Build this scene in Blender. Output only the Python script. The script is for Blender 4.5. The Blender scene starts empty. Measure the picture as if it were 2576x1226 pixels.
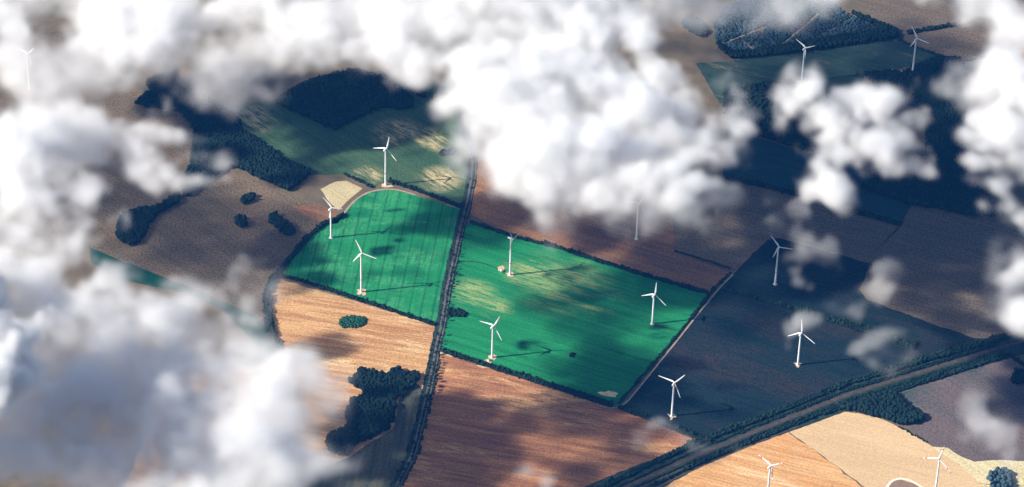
import bpy, bmesh, math, random
import numpy as np
from mathutils import Matrix, Vector

random.seed(7)
rng = np.random.default_rng(11)
S = bpy.context.scene
COL = S.collection
R = math.radians

# ------------------------------------------------------------------ camera
W, H = 2576.0, 1225.1            # working grid of the survey coordinates used below
FPX = 8290.0
PITCH, ROLL, D0 = R(37.0), R(1.5), 6800.0
EYE = np.array([0.0, -D0 * math.cos(PITCH), D0 * math.sin(PITCH)])
FWD = np.array([0.0, math.cos(PITCH), -math.sin(PITCH)])
_u = np.array([0.0, math.sin(PITCH), math.cos(PITCH)])
_r = np.array([1.0, 0.0, 0.0])
RT = _r * math.cos(ROLL) + _u * math.sin(ROLL)
UP = _u * math.cos(ROLL) - _r * math.sin(ROLL)
cam = bpy.data.objects.new('camera', bpy.data.cameras.new('camera'))
COL.objects.link(cam)
cam.data.sensor_fit = 'HORIZONTAL'
cam.data.angle = 2 * math.atan(W / 2 / FPX)
cam.data.clip_start, cam.data.clip_end = 10.0, 60000.0
cam.matrix_world = Matrix(((RT[0], UP[0], -FWD[0], EYE[0]), (RT[1], UP[1], -FWD[1], EYE[1]),
                           (RT[2], UP[2], -FWD[2], EYE[2]), (0, 0, 0, 1)))
S.camera = cam

# ------------------------------------------------------------------ light
SUN_EL, SUN_AZ = R(34.0), R(12.4)         # elevation; ground direction in which shadows fall (from +x towards +y)
SUN_DIR = np.array([math.cos(SUN_AZ) * math.cos(SUN_EL), math.sin(SUN_AZ) * math.cos(SUN_EL), -math.sin(SUN_EL)])
sun = bpy.data.objects.new('sun', bpy.data.lights.new('sun', 'SUN'))
COL.objects.link(sun)
sun.data.energy = 5.0
sun.data.angle = R(0.53)
sun.data.color = (1.0, 0.94, 0.84)
sun.rotation_euler = Vector(SUN_DIR).to_track_quat('-Z', 'Y').to_euler()
wd = bpy.data.worlds.new('World')
S.world = wd
wd.use_nodes = True
wn = wd.node_tree
wn.nodes.clear()
sky = wn.nodes.new('ShaderNodeTexSky')
sky.sky_type = 'NISHITA'
sky.sun_disc = False
sky.sun_elevation = SUN_EL
sky.sun_rotation = math.atan2(-SUN_DIR[0], -SUN_DIR[1])
sky.altitude = 200.0
sky.ozone_density = 4.0
bgn = wn.nodes.new('ShaderNodeBackground')
bgn.inputs['Strength'].default_value = 0.055
wo = wn.nodes.new('ShaderNodeOutputWorld')
wn.links.new(sky.outputs[0], bgn.inputs[0])
wn.links.new(bgn.outputs[0], wo.inputs[0])
S.view_settings.view_transform = 'Standard'
S.view_settings.look = 'None'
S.view_settings.gamma = 1.0
S.view_settings.exposure = 0.9
S.render.engine = 'CYCLES'
cy = S.cycles
cy.use_denoising = True
cy.use_adaptive_sampling = True
cy.adaptive_threshold = 0.02
cy.max_bounces = 14
cy.diffuse_bounces = 2
cy.glossy_bounces = 1
cy.transmission_bounces = 2
cy.volume_bounces = 7
cy.transparent_max_bounces = 16
cy.volume_step_rate = 2.0
cy.volume_max_steps = 512


# ------------------------------------------------------------------ survey helpers
def ray(u, v):
    d = FWD * FPX + RT * (u - W / 2) + UP * (H / 2 - v)
    return d / np.linalg.norm(d)


def G(u, v, z=0.0):
    d = ray(u, v)
    return EYE + d * ((z - EYE[2]) / d[2])


def mpp(u, v, z=0.0):                        # metres per survey unit across the line of sight
    return float(np.dot(G(u, v, z) - EYE, FWD)) / FPX


def dirang(a, b):
    d = G(*b) - G(*a)
    return math.atan2(d[1], d[0])


# ------------------------------------------------------------------ object helpers
def tag(o, label=None, cat=None, group=None, kind=None):
    if label: o['label'] = label
    if cat: o['category'] = cat
    if group: o['group'] = group
    if kind: o['kind'] = kind
    return o


def link(name, me, mat=None, parent=None, loc=None):
    o = bpy.data.objects.new(name, me)
    COL.objects.link(o)
    if mat is not None and me is not None and not me.materials:
        me.materials.append(mat)
    if parent is not None: o.parent = parent
    if loc is not None: o.location = loc
    return o


def empty(name, loc, rz=0.0):
    o = bpy.data.objects.new(name, None)
    o.empty_display_size = 5
    COL.objects.link(o)
    o.location = loc
    o.rotation_euler = (0, 0, rz)
    return o


def mesh_np(name, v, f, smooth=False):
    me = bpy.data.meshes.new(name)
    v = np.asarray(v, np.float32).reshape(-1, 3)
    f = np.asarray(f, np.int32)
    k = f.shape[1]
    me.vertices.add(len(v)); me.vertices.foreach_set('co', v.ravel())
    me.loops.add(f.size); me.loops.foreach_set('vertex_index', f.ravel())
    me.polygons.add(len(f)); me.polygons.foreach_set('loop_start', np.arange(0, f.size, k, dtype=np.int32))
    me.update(calc_edges=True)
    if smooth: me.shade_smooth()
    me.validate()
    return me


def roughen(pts, step=14.0, amp=1.2):
    """A closed outline with every edge cut up and nudged, so that borders are not ruler-straight."""
    out = []
    n = len(pts)
    for i in range(n):
        a, b = np.array(pts[i][:2]), np.array(pts[(i + 1) % n][:2])
        d = b - a
        L = np.linalg.norm(d)
        if L < 1e-6: continue
        k = max(1, int(L / step))
        nrm = np.array([-d[1], d[0]]) / L
        for j in range(k):
            out.append(a + d * j / k + (nrm * rng.normal(0, amp) if j else 0))
    return out


def poly_mesh(name, pts, z):
    bm = bmesh.new()
    vs = [bm.verts.new((p[0], p[1], z)) for p in pts]
    f = bm.faces.new(vs)
    if f.normal.z < 0: bmesh.ops.reverse_faces(bm, faces=[f])
    bm.normal_update()
    if bm.faces[:][0].normal.z < 0: bmesh.ops.reverse_faces(bm, faces=bm.faces[:])
    bmesh.ops.triangulate(bm, faces=bm.faces[:])
    me = bpy.data.meshes.new(name)
    bm.to_mesh(me); bm.free()
    return me


def strip_mesh(name, pts, w, z, jit=0.0):
    """A flat band of width w (one value or one per point) along a ground line."""
    p = np.array([q[:2] for q in pts], float)
    w = np.broadcast_to(np.asarray(w, float), (len(p),))
    L = np.concatenate(([0], np.cumsum(np.linalg.norm(np.diff(p, axis=0), axis=1))))
    n = max(2, int(L[-1] / 9.0))
    t = np.linspace(0, L[-1], n)
    q = np.stack([np.interp(t, L, p[:, 0]), np.interp(t, L, p[:, 1])], 1)
    for _ in range(3): q[1:-1] = (q[:-2] + 2 * q[1:-1] + q[2:]) / 4
    ww = np.interp(t, L, w) + rng.normal(0, jit, n)
    tg = np.gradient(q, axis=0); tg /= np.linalg.norm(tg, axis=1)[:, None]
    nm = np.stack([-tg[:, 1], tg[:, 0]], 1)
    a = q + nm * ww[:, None] / 2
    b = q - nm * ww[:, None] / 2
    v = np.zeros((2 * n, 3)); v[0::2, :2] = a; v[1::2, :2] = b; v[:, 2] = z
    i = np.arange(n - 1) * 2
    f = np.stack([i, i + 1, i + 3, i + 2], 1)
    return mesh_np(name, v, f)


# ------------------------------------------------------------------ materials
def new_mat(name):
    m = bpy.data.materials.new(name)
    m.use_nodes = True
    nt = m.node_tree
    nt.nodes.clear()
    out = nt.nodes.new('ShaderNodeOutputMaterial')
    b = nt.nodes.new('ShaderNodeBsdfPrincipled')
    b.inputs['Roughness'].default_value = 0.9
    b.inputs['Specular IOR Level'].default_value = 0.15
    nt.links.new(b.outputs[0], out.inputs['Surface'])
    return m, nt, b


class NB:
    """Small node-building shorthand."""
    def __init__(s, nt): s.nt = nt
    def n(s, t, **k):
        x = s.nt.nodes.new(t)
        for a, b in k.items(): setattr(x, a, b)
        return x
    def l(s, a, b): s.nt.links.new(a, b)
    def math(s, op, a, b=None, clamp=False):
        x = s.n('ShaderNodeMath', operation=op, use_clamp=clamp)
        for i, q in enumerate((a, b)):
            if q is None: continue
            if isinstance(q, (int, float)): x.inputs[i].default_value = q
            else: s.l(q, x.inputs[i])
        return x.outputs[0]
    def mix(s, fac, a, b, mode='MIX'):
        x = s.n('ShaderNodeMix', data_type='RGBA', blend_type=mode)
        for i, q in ((0, fac), (6, a), (7, b)):
            if isinstance(q, (int, float)): x.inputs[i].default_value = q
            elif isinstance(q, tuple): x.inputs[i].default_value = (*q, 1.0) if len(q) == 3 else q
            else: s.l(q, x.inputs[i])
        return x.outputs[2]
    def ramp(s, v, lo, hi):
        x = s.n('ShaderNodeMapRange', interpolation_type='SMOOTHSTEP')
        s.l(v, x.inputs[0]); x.inputs[1].default_value = lo; x.inputs[2].default_value = hi
        return x.outputs[0]
    def noise(s, vec, scale, detail=4.0, rough=0.6):
        x = s.n('ShaderNodeTexNoise')
        x.inputs['Scale'].default_value = scale
        x.inputs['Detail'].default_value = detail
        x.inputs['Roughness'].default_value = rough
        s.l(vec, x.inputs['Vector'])
        return x.outputs[0]
    def rotpos(s, ang, sx=1.0, sy=1.0, off=(0, 0, 0)):
        """World position turned so that x runs along a field's rows, then scaled."""
        g = s.n('ShaderNodeNewGeometry')
        m = s.n('ShaderNodeMapping')
        m.inputs['Rotation'].default_value = (0, 0, -ang)
        s.l(g.outputs['Position'], m.inputs['Vector'])
        k = s.n('ShaderNodeMapping')
        k.inputs['Scale'].default_value = (sx, sy, 1.0)
        k.inputs['Location'].default_value = off
        s.l(m.outputs[0], k.inputs['Vector'])
        return k.outputs[0], m.outputs[0]


def field_mat(name, base, alt, ang, streak=0.6, tram=0.0, patch=None, patch_lo=0.55, patch_hi=0.68, patch_scale=0.006,
              patch_stretch=3.0, speck=0.25, tram_gap=24.0, row=0.25, spots=None):
    """Farmland: two soil or crop tones streaked along the rows, tramlines, bare patches and a fine speckle."""
    m, nt, b = new_mat(name)
    N = NB(nt)
    off = (random.uniform(-50, 50), random.uniform(-50, 50), 0)
    st, raw = N.rotpos(ang, 0.006, 0.085, off)
    broad, _ = N.rotpos(ang, 0.004, 0.012, off)
    s1 = N.noise(st, 1.0, 5.0, 0.65)
    s2 = N.noise(broad, 1.0, 4.0, 0.55)
    f = N.math('ADD', N.math('MULTIPLY', s1, streak), N.math('MULTIPLY', s2, 1.0 - streak))
    c = N.mix(N.ramp(f, 0.36, 0.64), base, alt)
    if row > 0:                                   # single drill rows / swaths
        rw, _ = N.rotpos(ang, 0.01, 0.33, off)
        c = N.mix(N.math('MULTIPLY', N.ramp(N.noise(rw, 1.0, 2.0, 0.5), 0.42, 0.6), row), c, (0.0, 0.0, 0.0), 'MIX') if False else \
            N.mix(row, c, N.mix(N.noise(rw, 1.0, 2.0, 0.5), (0.35, 0.35, 0.35), (1.65, 1.65, 1.65)), 'MULTIPLY')
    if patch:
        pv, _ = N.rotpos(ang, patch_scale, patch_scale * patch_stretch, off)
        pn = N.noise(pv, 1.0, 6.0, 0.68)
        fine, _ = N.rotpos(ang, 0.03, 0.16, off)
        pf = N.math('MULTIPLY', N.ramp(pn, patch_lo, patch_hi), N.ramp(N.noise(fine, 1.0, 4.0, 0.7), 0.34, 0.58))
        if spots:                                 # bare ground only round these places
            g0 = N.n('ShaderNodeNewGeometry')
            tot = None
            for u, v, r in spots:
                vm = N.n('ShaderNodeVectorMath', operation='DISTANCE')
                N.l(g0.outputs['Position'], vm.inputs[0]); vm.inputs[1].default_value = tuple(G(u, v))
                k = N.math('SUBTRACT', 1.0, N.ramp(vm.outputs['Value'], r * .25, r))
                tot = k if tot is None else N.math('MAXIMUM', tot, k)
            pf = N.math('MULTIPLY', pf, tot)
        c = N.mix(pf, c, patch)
    if tram > 0:
        sep = N.n('ShaderNodeSeparateXYZ'); N.l(raw, sep.inputs[0])
        wob = N.noise(broad, 2.0, 2.0)
        y = N.math('ADD', sep.outputs[1], N.math('MULTIPLY', wob, 3.0))
        t = N.math('ABSOLUTE', N.math('SUBTRACT', N.math('FRACT', N.math('DIVIDE', y, tram_gap)), 0.5))
        line = N.math('SUBTRACT', 1.0, N.ramp(t, 0.03, 0.11))
        dk = N.mix(0.5, c, (0.004, 0.03, 0.025))
        c = N.mix(N.math('MULTIPLY', line, tram), c, dk)
    g = N.n('ShaderNodeNewGeometry')
    sp = N.noise(g.outputs['Position'], 0.22, 3.0, 0.75)
    lo = 1.0 - speck; hi = 1.0 + speck
    c = N.mix(1.0, c, N.mix(N.ramp(sp, 0.3, 0.7), (lo, lo, lo), (hi, hi, hi)), 'MULTIPLY')
    N.l(c, b.inputs['Base Color'])
    b.inputs['Roughness'].default_value = 1.0
    b.inputs['Specular IOR Level'].default_value = 0.0
    return m


def speck_mat(name, base, alt, scale=0.15, rough=0.95):
    m, nt, b = new_mat(name)
    N = NB(nt)
    g = N.n('ShaderNodeNewGeometry')
    n1 = N.noise(g.outputs['Position'], scale, 5.0, 0.65)
    N.l(N.mix(N.ramp(n1, 0.32, 0.68), base, alt), b.inputs['Base Color'])
    b.inputs['Roughness'].default_value = rough
    b.inputs['Specular IOR Level'].default_value = 0.05
    return m


# ------------------------------------------------------------------ ground and fields
RD = dirang((1191, 408), (1110, 817))                 # run of the avenue road
HD = dirang((1181, 559), (1781, 738))                 # run of the long hedges
SD = dirang((936, 980), (1203, 1023))                 # run of the stubble swaths
UD = dirang((620, 340), (780, 440))
OD = dirang((2198, 1180), (2362, 1222))
LD = dirang((2000, 1100), (2180, 1226))
CD = dirang((1748, 1117), (2532, 847))

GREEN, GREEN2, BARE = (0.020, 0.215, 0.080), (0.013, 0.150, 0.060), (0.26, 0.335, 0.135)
STUB, STUB2, STUB3 = (0.34, 0.165, 0.075), (0.26, 0.125, 0.065), (0.52, 0.31, 0.145)
BROWN, BROWN2 = (0.160, 0.118, 0.076), (0.105, 0.086, 0.060)
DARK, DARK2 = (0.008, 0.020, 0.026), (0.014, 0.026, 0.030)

M = {}
M['ground'] = speck_mat('ground_soil', (0.10, 0.085, 0.055), (0.16, 0.12, 0.08), 0.02)
M['green_left'] = field_mat('green_crop_tramlines', GREEN, GREEN2, RD, 0.4, 0.8, (0.05, 0.26, 0.11), 0.46, 0.62, 0.02, 0.35, 0.18)
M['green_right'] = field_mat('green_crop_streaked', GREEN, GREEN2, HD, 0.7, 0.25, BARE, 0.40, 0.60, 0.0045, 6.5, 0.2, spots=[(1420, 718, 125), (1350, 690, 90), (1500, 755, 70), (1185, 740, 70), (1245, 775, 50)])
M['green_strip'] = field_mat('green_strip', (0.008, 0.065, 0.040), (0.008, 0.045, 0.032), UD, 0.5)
M['stubble'] = field_mat('straw_stubble', STUB, STUB3, SD, 0.8, 0.0, (0.62, 0.44, 0.24), 0.5, 0.66, 0.004, 5.0, 0.3, row=0.7)
M['stubble_red'] = field_mat('red_stubble', (0.38, 0.175, 0.082), (0.22, 0.10, 0.058), SD, 0.8, 0.0, (0.54, 0.32, 0.15), 0.50, 0.66, 0.004, 5.0, 0.3, row=0.7)
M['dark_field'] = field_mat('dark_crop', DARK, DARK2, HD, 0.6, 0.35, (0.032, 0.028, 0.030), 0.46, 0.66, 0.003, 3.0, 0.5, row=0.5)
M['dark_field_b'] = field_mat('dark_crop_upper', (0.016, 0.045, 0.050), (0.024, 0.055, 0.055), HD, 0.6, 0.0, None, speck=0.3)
M['brown_left'] = field_mat('brown_soil_left', BROWN, BROWN2, UD, 0.35, 0.0, (0.30, 0.17, 0.10), 0.6, 0.72, 0.004, 1.5, 0.45)
M['brown_right'] = field_mat('brown_soil_right', (0.155, 0.118, 0.084), (0.118, 0.095, 0.072), HD, 0.7, 0.0, None, speck=0.4, row=0.4)
M['rust'] = field_mat('rust_soil', (0.30, 0.15, 0.07), (0.17, 0.095, 0.07), HD, 0.6, 0.0, None, speck=0.35)
M['meadow'] = field_mat('meadow', (0.034, 0.080, 0.045), (0.060, 0.105, 0.055), UD, 0.7, 0.0, (0.48, 0.40, 0.22), 0.38, 0.58, 0.008, 3.5, 0.3, spots=[(1108, 450, 62), (1000, 335, 70), (1085, 352, 60), (925, 440, 45), (640, 300, 70)])
M['meadow_far'] = field_mat('meadow_far', (0.022, 0.050, 0.042), (0.038, 0.064, 0.050), HD, 0.7, 0.0, (0.16, 0.14, 0.10), 0.56, 0.7, 0.006, 3.0, 0.3)
M['straw_pale'] = field_mat('pale_straw', (0.60, 0.42, 0.24), (0.52, 0.36, 0.20), OD, 0.4, 0.0, None, speck=0.14, row=0.15)
M['straw_orange'] = field_mat('orange_straw', (0.52, 0.26, 0.10), (0.60, 0.36, 0.17), OD, 0.8, 0.0, (0.68, 0.48, 0.28), 0.52, 0.66, 0.006, 4.0, 0.22, row=0.8)
M['cream'] = field_mat('cream_verge', (0.66, 0.54, 0.34), (0.50, 0.44, 0.24), LD, 0.6, 0.0, (0.28, 0.28, 0.13), 0.55, 0.66, 0.02, 2.0, 0.25)
M['sand'] = field_mat('sand_patch', (0.52, 0.43, 0.26), (0.42, 0.35, 0.20), UD, 0.4, 0.0, (0.25, 0.24, 0.12), 0.6, 0.72, 0.012, 1.5, 0.2)
M['mauve'] = field_mat('mauve_soil', (0.14, 0.105, 0.10), (0.09, 0.085, 0.085), LD, 0.5, 0.0, (0.03, 0.075, 0.06), 0.52, 0.68, 0.004, 2.0, 0.35)
M['lime'] = speck_mat('pale_lime_track', (0.78, 0.72, 0.58), (0.70, 0.62, 0.48), 0.2)
M['plot'] = speck_mat('plot_soil', (0.20, 0.135, 0.10), (0.26, 0.17, 0.12), 0.1)
M['streaky'] = field_mat('dark_streaky_strip', (0.10, 0.095, 0.065), (0.040, 0.055, 0.045), RD, 0.8, 0.0, (0.20, 0.17, 0.11), 0.55, 0.7, 0.01, 4.0, 0.3, row=0.6)  # darker tone over part of the stubble, streaked along the road
M['verge'] = speck_mat('verge_grass', (0.014, 0.030, 0.028), (0.035, 0.055, 0.042), 0.06)
M['asphalt'] = speck_mat('road_asphalt', (0.09, 0.09, 0.09), (0.14, 0.135, 0.13), 0.2)
M['track'] = speck_mat('track_gravel', (0.24, 0.205, 0.15), (0.36, 0.30, 0.22), 0.3)
M['ballast'] = speck_mat('ballast', (0.05, 0.042, 0.038), (0.09, 0.07, 0.058), 0.1)
M['pad'] = speck_mat('pad_gravel', (0.60, 0.45, 0.30), (0.42, 0.28, 0.18), 0.25)

# the land itself, one sheet to the horizon
_g = 7500.0
gm = mesh_np('ground', [(-_g, -_g, 0), (_g, -_g, 0), (_g, _g, 0), (-_g, _g, 0)], [(0, 1, 2, 3)])
tag(link('ground', gm, M['ground']), 'brown farmland floor running under all fields', None, None, 'structure')

FIELDS = [
 # label, material, height, outline
 ('mauve brown bare field at the far upper left', 'brown_left', .1, [(-400, 120), (380, 60), (560, 240), (603, 306), (600, 430), (480, 480), (200, 640), (-400, 640)]),
 ('shaded brown field left of the curving hedge', 'brown_left', .2, [(593, 424), (724, 486), (800, 515), (858, 537), (848, 560), (811, 568), (777, 595), (721, 662), (687, 702), (671, 745), (677, 817), (690, 868), (644, 793), (500, 729), (387, 686), (225, 620), (-200, 560), (100, 480), (400, 470)]),
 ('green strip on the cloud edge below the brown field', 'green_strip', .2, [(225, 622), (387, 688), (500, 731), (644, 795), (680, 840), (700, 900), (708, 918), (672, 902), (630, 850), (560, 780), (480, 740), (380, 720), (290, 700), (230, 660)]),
 ('grey green meadow with tan streaks above the upper turbine', 'meadow', .2, [(553, 270), (694, 250), (1050, 200), (1160, 225), (1164, 283), (1177, 350), (1186, 408), (1172, 510), (1157, 518), (977, 455), (935, 472), (864, 439), (784, 440), (724, 484), (600, 330)]),
 ('pale straw triangle between two hedges left of the upper turbine', 'sand', .3, [(806, 476), (845, 457), (872, 455), (912, 474), (890, 492), (872, 508), (852, 530), (836, 516), (820, 498)]),
 ('narrow orange bank at the tip of the brown field', 'rust', .3, [(735, 522), (790, 513), (843, 526), (862, 540), (850, 562), (815, 562), (770, 545)]),
 ('bright green field with dark tramlines left of the road', 'green_left', .3, [(711, 695), (721, 662), (777, 597), (811, 568), (846, 552), (862, 541), (885, 512), (910, 492), (940, 480), (985, 476), (1012, 481), (1050, 493), (1157, 526), (1152, 565), (1118, 725), (1103, 800), (1093, 818), (894, 755)]),
 ('large bright green field with bare streaks right of the road', 'green_right', .3, [(1181, 560), (1288, 596), (1398, 624), (1638, 700), (1783, 741), (1707, 845), (1567, 1012), (1545, 1022), (1288, 941), (1107, 881), (1128, 760), (1142, 690), (1170, 570)]),
 ('golden stubble field below the left green field', 'stubble', .2, [(693, 700), (894, 757), (1093, 820), (1087, 905), (1070, 984), (1050, 1070), (1022, 1150), (975, 1240), (300, 1260), (420, 950), (700, 915), (705, 894), (680, 817), (674, 750)]),
 ('dark streaked strip between the black copse and the road', 'streaky', .3, [(1042, 962), (1066, 986), (1050, 1070), (1022, 1150), (975, 1240), (690, 1240), (760, 1192), (840, 1166), (880, 1150), (940, 1108), (988, 1080), (1004, 1008)]),
 ('reddish stubble field at the bottom centre', 'stubble_red', .2, [(1104, 886), (1288, 944), (1545, 1028), (1560, 1030), (1785, 1112), (1748, 1124), (1515, 1240), (985, 1240), (1040, 1150), (1062, 1070), (1080, 984)]),
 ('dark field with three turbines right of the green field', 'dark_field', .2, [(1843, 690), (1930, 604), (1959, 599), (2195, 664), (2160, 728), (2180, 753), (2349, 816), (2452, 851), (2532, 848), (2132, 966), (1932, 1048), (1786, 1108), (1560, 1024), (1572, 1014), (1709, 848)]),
 ('brown field between dark woods and the dark field', 'brown_right', .2, [(1820, 450), (2045, 505), (2265, 570), (2292, 519), (2240, 610), (2195, 663), (1959, 598), (1928, 602), (1841, 687), (1700, 636), (1690, 430)]),
 ('wide brown field on the right edge', 'brown_right', .3, [(2292, 519), (2400, 540), (2700, 600), (2700, 810), (2576, 838), (2532, 846), (2452, 849), (2349, 814), (2180, 751), (2162, 727), (2197, 664), (2242, 610)]),
 ('rust coloured field behind the long hedge', 'rust', .2, [(1184, 540), (1190, 400), (1680, 400), (1698, 634), (1839, 688), (1783, 737), (1638, 696), (1398, 620), (1288, 592)]),
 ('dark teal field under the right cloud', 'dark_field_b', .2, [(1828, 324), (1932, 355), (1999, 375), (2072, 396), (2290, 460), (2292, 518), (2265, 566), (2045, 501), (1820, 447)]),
 ('far meadow with a turbine at the top right', 'meadow_far', .2, [(1750, 160), (1842, 152), (2012, 134), (2259, 99), (2299, 117), (2380, 145), (2329, 157), (2175, 192), (2150, 260), (1810, 260)]),
 ('mauve field beyond the hedge at the top right corner', 'brown_right', .2, [(2100, -40), (2800, -40), (2800, 330), (2430, 300), (2415, 153), (2299, 115), (2259, 95)]),
 ('orange field strip on the top right edge', 'rust', .3, [(2470, 150), (2565, 124), (2700, 110), (2700, 150), (2576, 165), (2500, 172)]),
 ('orange straw field with a turbine at the bottom', 'straw_orange', .3, [(1640, 1229), (1775, 1166), (1932, 1102), (1983, 1088), (2060, 1142), (2190, 1240), (1640, 1240)]),
 ('pale straw field with the red tipped turbine', 'straw_pale', .3, [(1986, 1087), (2112, 1034), (2165, 1041), (2225, 1057), (2285, 1085), (2340, 1120), (2400, 1160), (2500, 1240), (2194, 1240), (2062, 1141)]),
 ('cream grass bank round the small round copse', 'cream', .4, [(2345, 1124), (2385, 1127), (2420, 1150), (2452, 1162), (2500, 1158), (2576, 1160), (2700, 1150), (2700, 1260), (2500, 1240), (2440, 1192), (2395, 1158)]),
 ('mauve field with green tinge on the lower right edge', 'mauve', .3, [(2249, 993), (2400, 945), (2525, 901), (2600, 930), (2700, 960), (2700, 1160), (2576, 1160), (2452, 1162), (2340, 1116), (2285, 1076), (2329, 1056)]),
]
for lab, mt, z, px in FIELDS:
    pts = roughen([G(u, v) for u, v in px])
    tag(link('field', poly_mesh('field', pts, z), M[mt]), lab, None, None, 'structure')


def path(name, lab, px, width, mat, z, jit=0.2):
    return tag(link(name, strip_mesh(name, [G(u, v) for u, v in px], width, z, jit), M[mat]), lab, None, None, 'structure')


# the transport corridor across the lower right corner
COR = [(1430, 1290), (1578, 1226), (1760, 1140), (1932, 1074), (2132, 1000), (2300, 946), (2528, 876), (2640, 845)]
path('verge', 'dark scrubby verge of the straight corridor', COR, [88, 88, 60, 64, 68, 58, 62, 62], 'verge', .45, 1.5)
path('road', 'pale straight road strip inside the dark corridor', [(1436, 1288), (1580, 1223), (1762, 1141), (1932, 1073), (2132, 993), (2300, 941), (2528, 871), (2640, 840)], 9, 'ballast', .6)
path('path', 'thin gravel lane beside the corridor road', [(1470, 1292), (1612, 1226), (1790, 1146), (1940, 1088), (2060, 1040), (2180, 1000)], 5, 'ballast', .6)

path('path', 'second gravel lane hugging the lower corridor hedge', [(1510, 1290), (1640, 1232), (1775, 1168), (1900, 1116), (2010, 1072)], 3.5, 'ballast', .6, .3)
# the avenue
ROADC = [(1158, 255), (1164, 283), (1177, 350), (1189, 408), (1186, 450), (1175, 508), (1159, 568), (1141, 650), (1124, 725), (1110, 817), (1097, 870), (1091, 907), (1075, 984), (1055, 1070), (1034, 1150), (995, 1226), (975, 1262)]
path('verge', 'grass verge under the avenue trees', ROADC, 22, 'verge', .45, 1.5)
path('road', 'narrow asphalt road running down the avenue', ROADC, 4.6, 'asphalt', .6, .1)
_c = np.array([G(u + 9.0, v) for u, v in ROADC])
tag(link('path', strip_mesh('path', _c, 2.2, .6, .1), M['asphalt']), 'cycle path beside the avenue road', None, None, 'structure')

path('path', 'pale farm track beside the diagonal hedge', [(1510, 1022), (1546, 1029), (1570, 1020), (1600, 985), (1709, 850), (1760, 785), (1812, 722), (1845, 690)], 3.2, 'track', .6, .3)
path('path', 'pale field margin curving round the left green field', [(862, 541), (885, 511), (910, 491), (940, 479), (985, 475), (1012, 480), (1045, 491)], 4.5, 'track', .6, .4)
path('path', 'pale track end at the road junction', [(1100, 886), (1118, 890), (1140, 897)], 6.0, 'pad', .7, .4)
path('path', 'pale track showing through the lower hedge', [(1163, 902), (1205, 916), (1235, 925), (1300, 948), (1330, 957)], 3.6, 'track', .7, .3)
path('path', 'pale field corner track by the upper crossing', [(1125, 515), (1143, 522), (1158, 525)], 3.5, 'track', .7, .3)
path('path', 'faint dark track to the twin boxes turbine', [(1150, 658), (1180, 657), (1215, 662), (1245, 672), (1268, 686)], 2.4, 'verge', .6, .2)
path('path', 'faint track to the shaded turbine in the green field', [(1643, 817), (1670, 822), (1703, 832)], 3.0, 'verge', .6, .2)
path('path', 'pale looping gravel track at the bottom edge', [(2226, 1238), (2232, 1225), (2236, 1214), (2245, 1206), (2262, 1202), (2281, 1204), (2301, 1214), (2318, 1225), (2332, 1236)], 5.0, 'lime', .7, .2)
tag(link('field', poly_mesh('field', roughen([G(u, v) for u, v in [(2230, 1240), (2238, 1216), (2262, 1204), (2300, 1216), (2330, 1240)]]), .5), M['plot']), 'brown plot inside the looping gravel track', None, None, 'structure')
path('path', 'pale straight ride through the dark plantation', [(1950, 121), (1976, 106), (2000, 85), (2030, 62), (2058, 34)], 3.2, 'track', .7, .6)
path('path', 'dotted pale lane along the plantation edge', [(1815, 114), (1850, 97), (1895, 80), (1920, 70)], 2.8, 'track', .7, .9)
path('path', 'short pale lane crossing the plantation', [(1862, 102), (1880, 114), (1905, 130)], 2.4, 'track', .7, .7)
path('path', 'pale concrete apron beside the far turbine', [(2243, 176), (2281, 183)], 9.0, 'track', .7, .2)
path('path', 'pale track around the round copse', [(2476, 1232), (2478, 1212), (2485, 1192), (2500, 1178), (2520, 1172), (2545, 1182), (2580, 1200)], 5.0, 'cream', .8, .4)
tag(link('field', poly_mesh('field', roughen([G(u, v) for u, v in [(1503, 988), (1530, 983), (1556, 990), (1548, 1000), (1525, 998), (1510, 993)]], 6, 1.2), .6), M['cream']), 'pale trampled patch in the corner of the green field', None, None, 'structure')

# ------------------------------------------------------------------ vegetation
def leaf_mat(name, a, b_):
    m, nt, b = new_mat(name)
    N = NB(nt)
    g = N.n('ShaderNodeNewGeometry')
    oi = N.n('ShaderNodeObjectInfo')
    n1 = N.noise(g.outputs['Position'], 0.28, 4.0, 0.7)
    n2 = N.noise(g.outputs['Position'], 0.03, 2.0, 0.5)
    f = N.math('ADD', N.math('MULTIPLY', n1, 0.6), N.math('MULTIPLY', n2, 0.4))
    f = N.math('ADD', f, N.math('MULTIPLY', N.math('SUBTRACT', oi.outputs['Random'], 0.5), 0.12))
    N.l(N.mix(N.ramp(f, 0.36, 0.64), a, b_), b.inputs['Base Color'])
    b.inputs['Specular IOR Level'].default_value = 0.1
    return m


M['wood'] = leaf_mat('wood_leaves', (0.004, 0.014, 0.014), (0.010, 0.027, 0.022))
M['hedge'] = leaf_mat('hedge_leaves', (0.005, 0.017, 0.015), (0.012, 0.032, 0.024))
M['tree'] = leaf_mat('tree_leaves', (0.006, 0.020, 0.015), (0.016, 0.040, 0.026))
M['plant'] = leaf_mat('plantation_leaves', (0.010, 0.028, 0.035), (0.055, 0.10, 0.12))
M['bush'] = leaf_mat('bush_leaves', (0.012, 0.06, 0.035), (0.025, 0.085, 0.045))
M['bark'] = speck_mat('bark', (0.05, 0.04, 0.03), (0.09, 0.07, 0.05), 1.0)


def ico(sub):
    bm = bmesh.new()
    bmesh.ops.create_icosphere(bm, subdivisions=sub, radius=1.0)
    v = np.array([x.co[:] for x in bm.verts]); f = np.array([[q.index for q in x.verts] for x in bm.faces])
    bm.free()
    return v, f


ICO1 = ico(1)
ICO2 = ico(2)


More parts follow.
